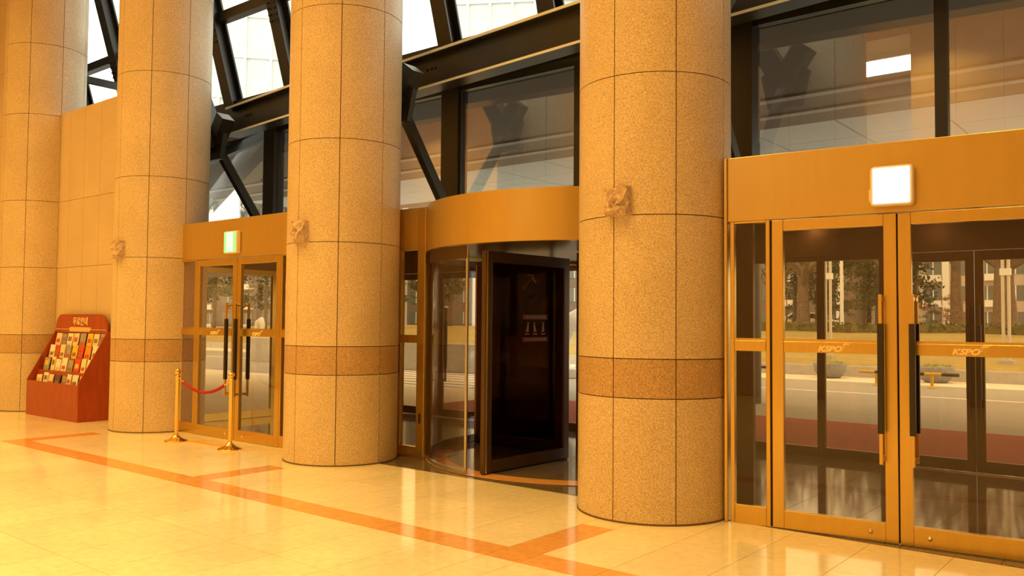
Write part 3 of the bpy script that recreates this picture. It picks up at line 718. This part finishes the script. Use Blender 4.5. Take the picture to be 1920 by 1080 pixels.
# ------------------------------------------------------------------ brochure rack
RX0,RX1,RYF,RYB=-15.79,-13.86,-0.545,-0.055
rk=tag(empty('brochure_rack',((RX0+RX1)/2,(RYF+RYB)/2,0)),'red stained wooden brochure rack with stepped shelves against the low wall','rack')
cx,cy=rk.location.x,rk.location.y
def rb(x0,x1,y0,y1,z0,z1,nm,m=redwood,bev=0.0): return G().box(x0-cx,x1-cx,y0-cy,y1-cy,z0,z1).build(nm,m,rk,bev=bev)
prof=[(RYF-cy,0.0),(RYB-cy,0.0),(RYB-cy,1.44),(RYB-0.04-cy,1.44),(RYF-cy,0.60)]
for x in (RX0,RX1-0.022): G().prism(prof,0,x-cx,x+0.022-cx).build('side_panel',redwood,rk)
rb(RX0+0.022,RX1-0.022,RYF,RYF+0.022,0.0,0.585,'front_panel')
rb(RX0+0.022,RX1-0.022,RYB-0.02,RYB,0.0,1.42,'back_panel')
tiers=[(-0.165,1.155),(-0.265,0.945),(-0.365,0.735),(-0.470,0.505)]
for (ty,tz) in tiers:
    rb(RX0+0.022,RX1-0.022,ty,ty+0.10,tz-0.015,tz,'shelf')
    if tz>0.55: rb(RX0+0.022,RX1-0.022,ty-0.012,ty,tz-0.20,tz+0.03,'shelf_lip')
poly=[(RX0+0.02-cx,1.405),(RX1-0.02-cx,1.405)]
rr_=0.24
poly+= [(RX1-0.02-cx-rr_+rr_*math.cos(a*PI/16),1.72-rr_+rr_*math.sin(a*PI/16)) for a in range(9)]
poly+= [(RX0+0.02-cx+rr_+rr_*math.cos(PI/2+a*PI/16),1.72-rr_+rr_*math.sin(PI/2+a*PI/16)) for a in range(9)]
G().prism(poly,1,RYB-0.045-cy,RYB-0.015-cy).build('header_board',redwood,rk,bev=0.005)
mid=-cx+(RX0+RX1)/2
pl=[]
for sx,ex_ in ((1,0.34),(-1,-0.34)): pass
y_=RYB-0.045-cy
G().prism([(mid-0.36,1.425),(mid+0.36,1.425),(mid+0.40,1.4625),(mid+0.36,1.50),(mid-0.36,1.50),(mid-0.40,1.4625)],1,y_-0.012,y_).build('name_plate',plaque_m,rk)
G().box(RX0+0.05-cx,mid-0.39,y_-0.005,y_,1.457,1.468).build('gold_line',plaque_m,rk)
G().box(mid+0.39,RX1-0.05-cx,y_-0.005,y_,1.457,1.468).build('gold_line',plaque_m,rk)
lt=link('lettering',text_mesh('무료안내',0.15,letter,0.002,0.0,0.002,1.0),rk,(mid,y_-0.003,1.545)); lt.rotation_euler=(PI/2,0,0)
# brochures, each its own thing
bro_cols=[('white',(0.86,0.80,0.68)),('cream',(0.84,0.70,0.46)),('grey',(0.36,0.32,0.27)),('red',(0.62,0.07,0.03)),('orange',(0.80,0.30,0.05)),('yellow',(0.85,0.55,0.05)),('green-grey',(0.30,0.36,0.26)),('dark violet',(0.12,0.08,0.12))]
bmats={n_:noise_mat('paper_'+n_.replace('-','_').replace(' ','_'),c_,tuple(v*0.55 for v in c_),22,0.5,0.30,0.45) for n_,c_ in bro_cols}
bar_m=mat('cover_picture',(0.30,0.16,0.07),0.5); bar_r=mat('cover_red',(0.60,0.08,0.04),0.5); bar_y=mat('cover_yellow',(0.85,0.50,0.05),0.5)
rowdef=[('top shelf',[('cream',1),('grey',0.8),('white',1.0),('cream',0.9),('grey',1.2),('yellow',0.9),('cream',0.9),('grey',0.8)]),
        ('second shelf',[('white',0.9),('red',0.7),('cream',0.8),('grey',0.9),('yellow',0.9),('red',0.8),('orange',1.1),('white',0.9)]),
        ('third shelf',[('green-grey',1.3),('cream',0.7),('white',0.9),('white',1.0),('grey',0.9),('red',1.1),('cream',0.8),('white',0.8)]),
        ('lowest shelf',[('white',1.1),('white',0.8),('cream',0.8),('dark violet',1.2),('grey',0.7),('white',0.7),('white',1.1),('cream',0.8)])]
ordn=['leftmost','second','third','fourth','fifth','sixth','seventh','rightmost']
rr=random.Random(11)
for ti,((ty,tz),(rn,items)) in enumerate(zip(tiers,rowdef)):
    tot=sum(w_ for _,w_ in items); span=RX1-RX0-0.12; x=RX0+0.06
    for k_,(cn,wf) in enumerate(items):
        cw=span*wf/tot; bw=min(0.20,cw*0.84); bh=rr.uniform(0.215,0.25)
        if ti==3: bh=rr.uniform(0.17,0.22)
        b=tag(empty('brochure',(x+cw/2,ty+0.035,tz)),'%s brochure, %s on the %s of the red rack'%(cn,ordn[k_],rn),'brochure','brochures on the red rack')
        b.rotation_euler=(-0.16+rr.uniform(-0.03,0.0),rr.uniform(-0.10,0.10) if ti==3 else rr.uniform(-0.03,0.03),0)
        zz=0.008
        G().box(-bw/2,bw/2,-0.006,0.006,zz,zz+bh).build('booklet',bmats[cn],b)
        a=rr.random()
        G().box(-bw*0.36,bw*0.30,-0.0075,-0.006,zz+bh*(0.15+0.3*a),zz+bh*(0.35+0.45*a)).build('cover_picture',rr.choice([bar_m,bar_r,bar_y,bar_m]),b)
        x+=cw

# ------------------------------------------------------------------ outside: ground
def flat(name,label,cat,x0,x1,y0,y1,z,m,th=0.2): return tag(G().box(x0,x1,y0,y1,z-th,z).build(name,m),label,cat,kind='structure')
flat('ground_carpet','dark red entrance carpet outside the doors','carpet',-12.0,8,YO+0.1,8.1,-0.002,carpet)
flat('ground_paving','pale stone paving outside on the left','paving',-60,-12.0,-6,9.0,-0.004,paving)
flat('ground_road','grey asphalt driveway outside the entrance','road',-160,60,8.1,18.6,-0.006,asphalt)
flat('ground_road_near','grey asphalt driveway beyond the paving on the left','road',-160,-60,-30,8.1,-0.006,asphalt)
flat('ground_gutter','pale concrete gutter strip along the kerb','gutter',-60,60,18.6,20.9,0.0,paving)
flat('ground_far','grey ground far beyond the lawn','ground',-300,300,60,260,0.6,asphalt,0.6)
kb=empty('kerb',(0,21,0)); tag(kb,'low grey concrete kerb wall in front of the lawn','kerb')
km=G().box(-0.99,0.99,-0.16,0.16,0,0.34).mesh('kerb_stone',concrete)
for i in range(26): link('kerb_stone',km,kb,(-46+2*i+0.0,0.1,0))
# lawn bank
g=G(); nx,ny=40,12; vs=[]
for j in range(ny+1):
    for i in range(nx+1):
        x=-70+120*i/nx; t_=j/ny; y=21.2+24*t_
        vs.append((x,y,0.30+0.95*t_+0.05*math.sin(x*0.7+3*t_)*t_))
g.add(vs,[(j*(nx+1)+i,j*(nx+1)+i+1,(j+1)*(nx+1)+i+1,(j+1)*(nx+1)+i) for j in range(ny) for i in range(nx)],True)
o=g.build('lawn',grass_m); tag(o,'dry yellow-green grass bank beyond the driveway','grass',kind='stuff')
g=G(); g.box(-70,50,45.2,60,0.5,1.2); o=g.build('lawn_top',grass_m); tag(o,'flat dry grass behind the hedge','grass',kind='stuff')
# zebra crossing
zb=tag(empty('zebra_crossing',(-18.6,10.9,0)),'white painted zebra stripes on the driveway seen past the revolving door','road marking')
for i in range(7): G().box(-4.2,4.2,-0.22,0.22,-0.006,-0.003).build('stripe',paint_w,zb,(0,-2.2+0.75*i,0),0.0)
ln=G().box(-60,40,14.6,14.75,-0.006,-0.003).build('lane_line',paint_w); tag(ln,'thin white lane line across the driveway','road marking')
# planters
def planter(x,y,label,s=1.0):
    t=tag(empty('planter',(x,y,0)),label,'planter','stone bowl planters')
    G().lathe([(0.001,0.0),(0.28*s,0.0),(0.36*s,0.06),(0.48*s,0.24),(0.50*s,0.42),(0.46*s,0.47),(0.42*s,0.45),(0.40*s,0.38)],28).build('bowl',planter_m,t)
    g=G(); rr=random.Random(int(x*100))
    g.lathe([(0.001,0.50),(0.25*s,0.48),(0.42*s,0.40)],20)
    for i in range(120):
        a=rr.uniform(0,2*PI); r_=0.40*s*math.sqrt(rr.random()); h=rr.uniform(0.04,0.10)
        p=Vector((r_*math.cos(a),r_*math.sin(a),0.42)); d=Vector((rr.uniform(-.04,.04),rr.uniform(-.04,.04),h+0.04))
        g.add([p-Vector((.012,0,0)),p+Vector((.012,0,0)),p+d],[(0,1,2)])
    o=g.build('plants',moss_m,t,recalc=False)
planter(-9.05,20.1,'grey stone bowl planter seen through the left leaf of the right-hand doors'); planter(-6.05,20.2,'grey stone bowl planter behind the yellow and black barrier')
planter(-13.2,20.1,'grey stone bowl planter hidden behind the nearest column')
# striped barriers
def barrier(x0,x1,y,label):
    t=tag(empty('barrier',((x0+x1)/2,y,0)),label,'barrier','striped low barriers')
    L=x1-x0; n=6
    for i in range(n):
        a=-L/2+L*i/n
        G().cyl((a,0,0.36),(a+L/n,0,0.36),0.045,10).build('bar_section',yel_m if i%2==0 else blk_m,t)
    for sx in (-L*0.32,L*0.24):
        G().cyl((sx,0,0.0),(sx,0,0.33),0.04,10).build('post',yel_m,t)
        G().cyl((sx,0,0.0),(sx,0,0.05),0.12,12,0.07).build('foot',yel_m,t)
barrier(-7.45,-4.95,17.75,'yellow and black striped low barrier seen behind the tall door handles')
barrier(-12.4,-10.1,17.9,'yellow and black striped low barrier seen through the narrow sidelight')
# poles
def pole(x,y,z0,label,kind=0,h=9):
    t=tag(empty('lamp_post',(x,y,z0)),label,'pole','outdoor poles')
    if kind==0:
        for dx in (-0.085,0.085): G().cyl((dx,0,0),(dx,0,h),0.05,10).build('tube',pole_m,t)
        G().box(-0.16,0.16,-0.08,0.08,2.86,3.08).build('bracket',white_m,t)
        G().box(-0.22,0.22,-0.22,0.22,0.0,0.12).build('base_plate',concrete,t)
    else:
        G().cyl((0,0,0),(0,0,h),0.11,10,0.08).build('tube',white_m,t); G().cyl((0,0,0),(0,0,0.3),0.16,10).build('base_plate',concrete,t)
pole(-10.55,24.4,0.42,'pale twin-tube pole rising behind the stone planter'); pole(-4.95,24.6,0.42,'pale twin-tube pole right of the outer door handles')
pole(-17.2,46.5,1.1,'white flagpole behind the hedge',1,12)
# hedge
def leafy(g,n,fn,s,rr):
    for i in range(n):
        p=Vector(fn()); a=Vector((rr.gauss(0,1),rr.gauss(0,1),rr.gauss(0,1))).normalized(); b=a.cross(Vector((rr.gauss(0,1),rr.gauss(0,1),rr.gauss(0,1)))).normalized()
        k=s*rr.uniform(0.6,1.3); g.add([p-a*k,p+b*k*0.6,p+a*k,p-b*k*0.6],[(0,1,2,3)])
rr=random.Random(3)
for i in range(7):
    x0=-44+9.0*i
    t=tag(empty('hedge',(x0+4.4,44.6,1.15)),'clipped green hedge section along the top of the lawn','hedge','clipped hedge sections')
    G().box(-4.3,4.3,-0.45,0.45,-0.15,0.50).build('inner_mass',hedge_m,t)
    g=G(); leafy(g,1500,lambda:(rr.uniform(-4.45,4.45),rr.uniform(-0.6,0.6),rr.uniform(-0.1,0.62)),0.11,rr); o=g.build('foliage',hedge_m,t,recalc=False); o['kind']='stuff'
# trees
def branchy(g,p,d,l,r,depth,rr,spread=0.55):
    n=3; pts=[p]; q=Vector(p); dd=Vector(d)
    for i in range(n):
        dd=(dd+Vector((rr.uniform(-.16,.16),rr.uniform(-.16,.16),rr.uniform(-.02,.12)))).normalized(); q=q+dd*l/n; pts.append(q.copy())
    g.tube(pts,[r*(1-0.32*i/n) for i in range(n+1)],6 if depth>1 else 4,False)
    if depth<=0: return
    for k in range(rr.choice((3,3,4)) if depth>1 else 4):
        a=rr.uniform(0,2*PI); s_=Vector((math.cos(a),math.sin(a),rr.uniform(0.1,0.9))).normalized()
        nd=(dd*(1-spread)+s_*spread).normalized(); t_=rr.uniform(0.55,1.0); bp=pts[-1] if k==0 else pts[2]+(pts[3]-pts[2])*rr.random()
        branchy(g,bp,nd,l*rr.uniform(0.62,0.8),r*0.58,depth-1,rr,spread)
def bare_tree(x,y,z,label,h,r,seed,depth=4):
    t=tag(empty('bare_tree',(x,y,z)),label,'tree','bare trees outside')
    rr=random.Random(seed)
    G().tube([(0,0,-0.2),(0.05,0,h*0.3),(0.0,0.05,h*0.62),(0.05,0,h)],[r*1.25,r*1.0,r*0.85,r*0.75],10).build('trunk',bark,t)
    g=G()
    for k in range(5):
        a=2*PI*k/5+rr.uniform(-.3,.3); branchy(g,Vector((0.03,0.02,h*rr.uniform(0.72,1.0))),Vector((math.cos(a),math.sin(a),rr.uniform(0.5,1.1))).normalized(),h*0.75,r*0.5,depth-1,rr)
    g.build('branches',bark,t,recalc=False)
def pine(x,y,z,label,h,seed,m=leaf_m,group='evergreen trees outside',wid=0.22,nm='evergreen_tree',low=0.25):
    t=tag(empty(nm,(x,y,z)),label,'tree',group); rr=random.Random(seed)
    G().tube([(0,0,-0.2),(0.1,0,h*0.5),(0,0.1,h*0.95)],[h*0.022,h*0.016,h*0.006],8).build('trunk',bark,t)
    g=G(); cl=[]
    for i in range(26):
        k=rr.uniform(low,1.0); rad=h*wid*(1.1-k)**0.6*rr.uniform(0.2,1.0); a=rr.uniform(0,2*PI); cl.append((rad*math.cos(a),rad*math.sin(a),h*k))
    def fn():
        c=rr.choice(cl); return (c[0]+rr.gauss(0,h*0.045),c[1]+rr.gauss(0,h*0.045),c[2]+rr.gauss(0,h*0.025))
    leafy(g,2200,fn,h*0.016,rr); o=g.build('crown',m,t,recalc=False); o['kind']='stuff'
bare_tree(-20.9,50,1.1,'bare broad tree seen through the left leaf of the right-hand doors',4.2,0.42,5)
bare_tree(-8.9,49,1.1,'dark bare trunk at the right photo edge beyond the hedge',4.6,0.62,9)
bare_tree(-12.0,52,1.1,'slimmer bare tree right of the outer door handles',5.2,0.35,14)
bare_tree(-15.8,53,1.1,'bare tree behind the twin-tube pole',4.5,0.33,21,3)
bare_tree(-40,17.0,-0.01,'bare tree seen through the left leaf of the roped-off doors',4.0,0.26,31,4)
bare_tree(-47,28.5,0.4,'bare tree seen through the right leaf of the roped-off doors',4.5,0.30,37,4)
bare_tree(-52,30.5,0.5,'bare tree far off beyond the roped-off doors',4.6,0.3,45,4)
bare_tree(-33,34,0.8,'bare tree seen past the narrow panel beside the revolving door',4.2,0.28,51,4)
k=0
for (x,y,h,lb) in ((-17.8,56,9.5,'pine seen between the tall handles and the twin-tube pole'),(-24.5,58,9,'evergreen left of the bare broad tree'),(-20.5,62,8,'evergreen behind the bare broad tree'),
                   (-30,60,9,'evergreen beyond the narrow sidelight'),(-38,56,9,'evergreen behind the nearest column'),(-46,54,8.5,'evergreen seen past the revolving door'),(-55,52,9,'evergreen seen through the narrow panel beside the drum'),
                   (-64,46,9,'evergreen beyond the column left of the revolving door'),(-61,33,8,'evergreen at the far end of the driveway, right of the white sculpture'),(-57,33,7,'evergreen at the far end of the driveway, behind the white sculpture'),(-60,40,8,'evergreen behind the far end of the driveway'),(-69,36,9,'evergreen at the far end of the driveway, left of the white sculpture'),(-49,42,8.5,'evergreen seen through the upper half of the narrow panel beside the drum')):
    k+=1; pine(x,y,0.3+0.95*max(0,min(1,(y-21.2)/24)),lb,h,100+k)
for (x,y,h,lb,sd) in ((-16.4,58,4.0,'low red-brown autumn shrub in front of the pale apartment block',201),(-4.4,58,4.2,'autumn shrub at the right photo edge',203),(-13.6,58,3.0,'grey-brown autumn shrub beside the outer door handles',205)):
    pine(x,y,0.9,lb,h,sd,autumn_m,'autumn shrubs outside',0.42,'autumn_shrub',0.15)
for i,(x,y,h) in enumerate(((-27.5,54,3.2),(-24.0,55,3.0),(-20.6,54.5,3.3),(-17.4,54,2.9),(-14.2,55,2.4),(-31,55,3.4))):
    lb=['dark green shrub, second from the left behind the hedge','dark green shrub behind the bare broad tree','dark green shrub right of the bare broad tree','dark green shrub behind the white flagpole','low dark green shrub in front of the pale apartment block','dark green shrub, leftmost behind the hedge'][i]
    pine(x,y,1.1,lb,h,300+i,leaf_m,'dark shrubs behind the hedge',0.55,'shrub',0.05)
for i,(x,y,h,lb) in enumerate(((-22.6,57.5,8,'tall evergreen just left of the bare broad tree'),(-18.9,51.5,6.5,'pine right of the bare broad tree'),(-15.6,57,8.5,'pine left of the tall door handles'))):
    pine(x,y,1.1,lb,h,400+i)
bare_tree(-23.6,52,1.1,'slim bare tree left of the bare broad tree',3.6,0.22,61,4)
# white car and stone sculptures
car=tag(empty('car',(-24.2,60.5,1.2)),'white car parked beyond the hedge','car')
G().prism([(-2.1,0.25),(2.1,0.25),(2.15,0.75),(1.3,0.86),(0.7,1.35),(-1.1,1.38),(-1.9,0.9),(-2.15,0.8)],1,-0.85,0.85).build('body',white_m,car,bev=0.05)
G().prism([(-1.55,0.92),(1.05,0.92),(0.62,1.28),(-1.0,1.30)],1,-0.87,0.87).build('windows',car_gl,car)
for sx in (-1.35,1.35):
    for sy in (-0.8,0.8): G().cyl((sx,sy-0.1,0.3),(sx,sy+0.1,0.3),0.32,14).build('wheel',tyre,car)
def sculpture(x,y,z,s,label,seed):
    t=tag(empty('stone_sculpture',(x,y,z)),label,'sculpture','white outdoor sculptures')
    G().box(-0.6*s,0.6*s,-0.5*s,0.5*s,0,0.22*s).build('plinth',white_st,t,bev=0.02)
    g=G(); g.tube([(-0.28*s,0,0.2*s),(-0.32*s,0,0.7*s),(-0.12*s,0,1.25*s),(0.20*s,0,1.42*s),(0.40*s,0,1.1*s),(0.34*s,0,0.6*s),(0.38*s,0,0.2*s)],[0.24*s,0.20*s,0.26*s,0.28*s,0.20*s,0.15*s,0.2*s],12); g.build('figure',white_st,t)
sculpture(-15.0,14.6,0,1.25,'white curved stone sculpture glimpsed right of the dark revolving wing',1)
sculpture(-47.0,25.6,0.4,0.85,'white curved stone sculpture far off through the roped-off doors',2)
lw=G().box(-30,-17.6,13.5,14.2,0,0.92).build('low_wall',concrete); tag(lw,'low concrete wall across the driveway seen past the revolving door','wall')

# ------------------------------------------------------------------ outside: buildings
def apartment(name,label,x0,x1,y,z0,floors,fh,bays,wall,dep=12,group='far apartment blocks'):
    t=tag(empty(name,((x0+x1)/2,y,z0)),label,'building',group)
    W=x1-x0
    G().box(-W/2,W/2,0,dep,0,floors*fh+0.8).build('wall',wall,t)
    bw=W/bays
    wm=G().box(-bw*0.30,bw*0.30,-0.06,0.0,0,fh*0.58).mesh('window',apt_glass); pm=G().box(-0.06,0.06,-0.10,-0.06,0,fh*0.58).mesh('mullion',apt_slab)
    bm_=G(); bm_.box(-bw*0.36,bw*0.36,-1.0,0,-0.12,0.12); bm_.box(-bw*0.36,bw*0.36,-1.0,-0.9,0.12,0.62); bm=bm_.mesh('balcony',apt_slab)
    pil=G().box(-0.35,0.35,-0.5,0,0,floors*fh+0.8).mesh('pilaster',apt_slab)
    for i in range(bays):
        x=-W/2+bw*(i+0.5)
        for j in range(floors):
            z=j*fh+0.9
            wo=link('window',wm,t,(x,0,z)); link('mullion',pm,wo)
            if i%2==0: link('balcony',bm,t,(x,0,j*fh+0.35))
        if i%3==2: link('pilaster',pil,t,(x+bw*0.5,0,0))
apartment('apartment_block','pale apartment block with white balconies seen through the rightmost door leaf',-31,-14.5,100,0.6,6,2.9,6,apt_wall)
apartment('apartment_block','brown apartment block behind the pine and the bare trees',-52,-32,92,0.6,5,2.9,6,apt_dark)
apartment('apartment_block','grey apartment block at the right photo edge, next to bright sky',-13,-6.5,120,0.6,6,2.9,3,apt_wall)
apartment('apartment_block','brown apartment block glimpsed right of the dark revolving wing',-104,-58,80,0.4,6,2.9,10,apt_dark)
apartment('apartment_block','brown low block at the far end of the driveway beyond the roped-off doors',-140,-92,66,0,7,2.9,10,apt_dark)
def tower(label,cx_,y,W,H,rz,fh=3.6,cw=4.2,zlow=26):
    t=tag(empty('tower_block',(cx_,y,0),rz),label,'building','pale high-rise towers')
    G().box(-W/2,W/2,0,16,0,H).build('wall',tower_w,t); G().box(-W/2-0.3,W/2+0.3,-0.3,16.3,H,H+1.2).build('roof_edge',tower_w,t)
    n=int(W/cw); wm=G().box(-1.35,1.35,-0.05,0.05,0,2.3).mesh('window',tower_g)
    pl=G().box(-0.25,0.25,-0.6,0,0,H).mesh('pilaster',tower_w); sl=G().box(-W/2,W/2,-0.5,0,-0.15,0.15).mesh('floor_band',tower_w)
    for i in range(n):
        x=-W/2+(i+0.5)*W/n; link('pilaster',pl,t,(x-W/n/2,0,0))
        z=zlow
        while z<H-4: link('window',wm,t,(x,0,z)); z+=fh
    z=zlow-0.5
    while z<H: link('floor_band',sl,t,(0,0,z)); z+=fh*2
tower('pale high-rise with rows of windows, faint through the skylight above the revolving door',-96,118,34,88,0.55)
tower('very pale high-rise, barely visible through the skylight above the exit sign',-150,92,30,86,0.9,4.2,5,30)
# entrance canopy over the driveway
cn=tag(empty('entrance_canopy',(-6.5,7,5.0)),'wide flat entrance canopy with white soffit panels and brown strips, seen through the upper windows','canopy')
G().box(-15.0,14.5,-4.6,3.9,0.05,0.6).build('canopy_slab',soffit_b,cn)
for (a,b) in ((-4.55,-1.60),(-1.42,-0.62),(-0.44,0.30),(3.30,3.85)): G().box(-14.9,14.4,a,b,0.0,0.05).build('brown_strip',soffit_b,cn)
for (a,b) in ((-1.60,-1.42),(-0.62,-0.44)): G().box(-14.9,14.4,a,b,-0.03,0.05).build('pale_strip',soffit_l,cn)
pw=G().box(-0.735,0.735,-0.735,0.735,0.0,0.05).mesh('panel',soffit_w)
for i in range(19):
    for j in range(2): link('panel',pw,cn,(-13.9+1.5*i,1.06+1.49*j,0))
for x in (-14.2,-1.0,13.0): G().cyl((x,3.4,-5.0),(x,3.4,0.05),0.28,18).build('canopy_post',steel,cn)
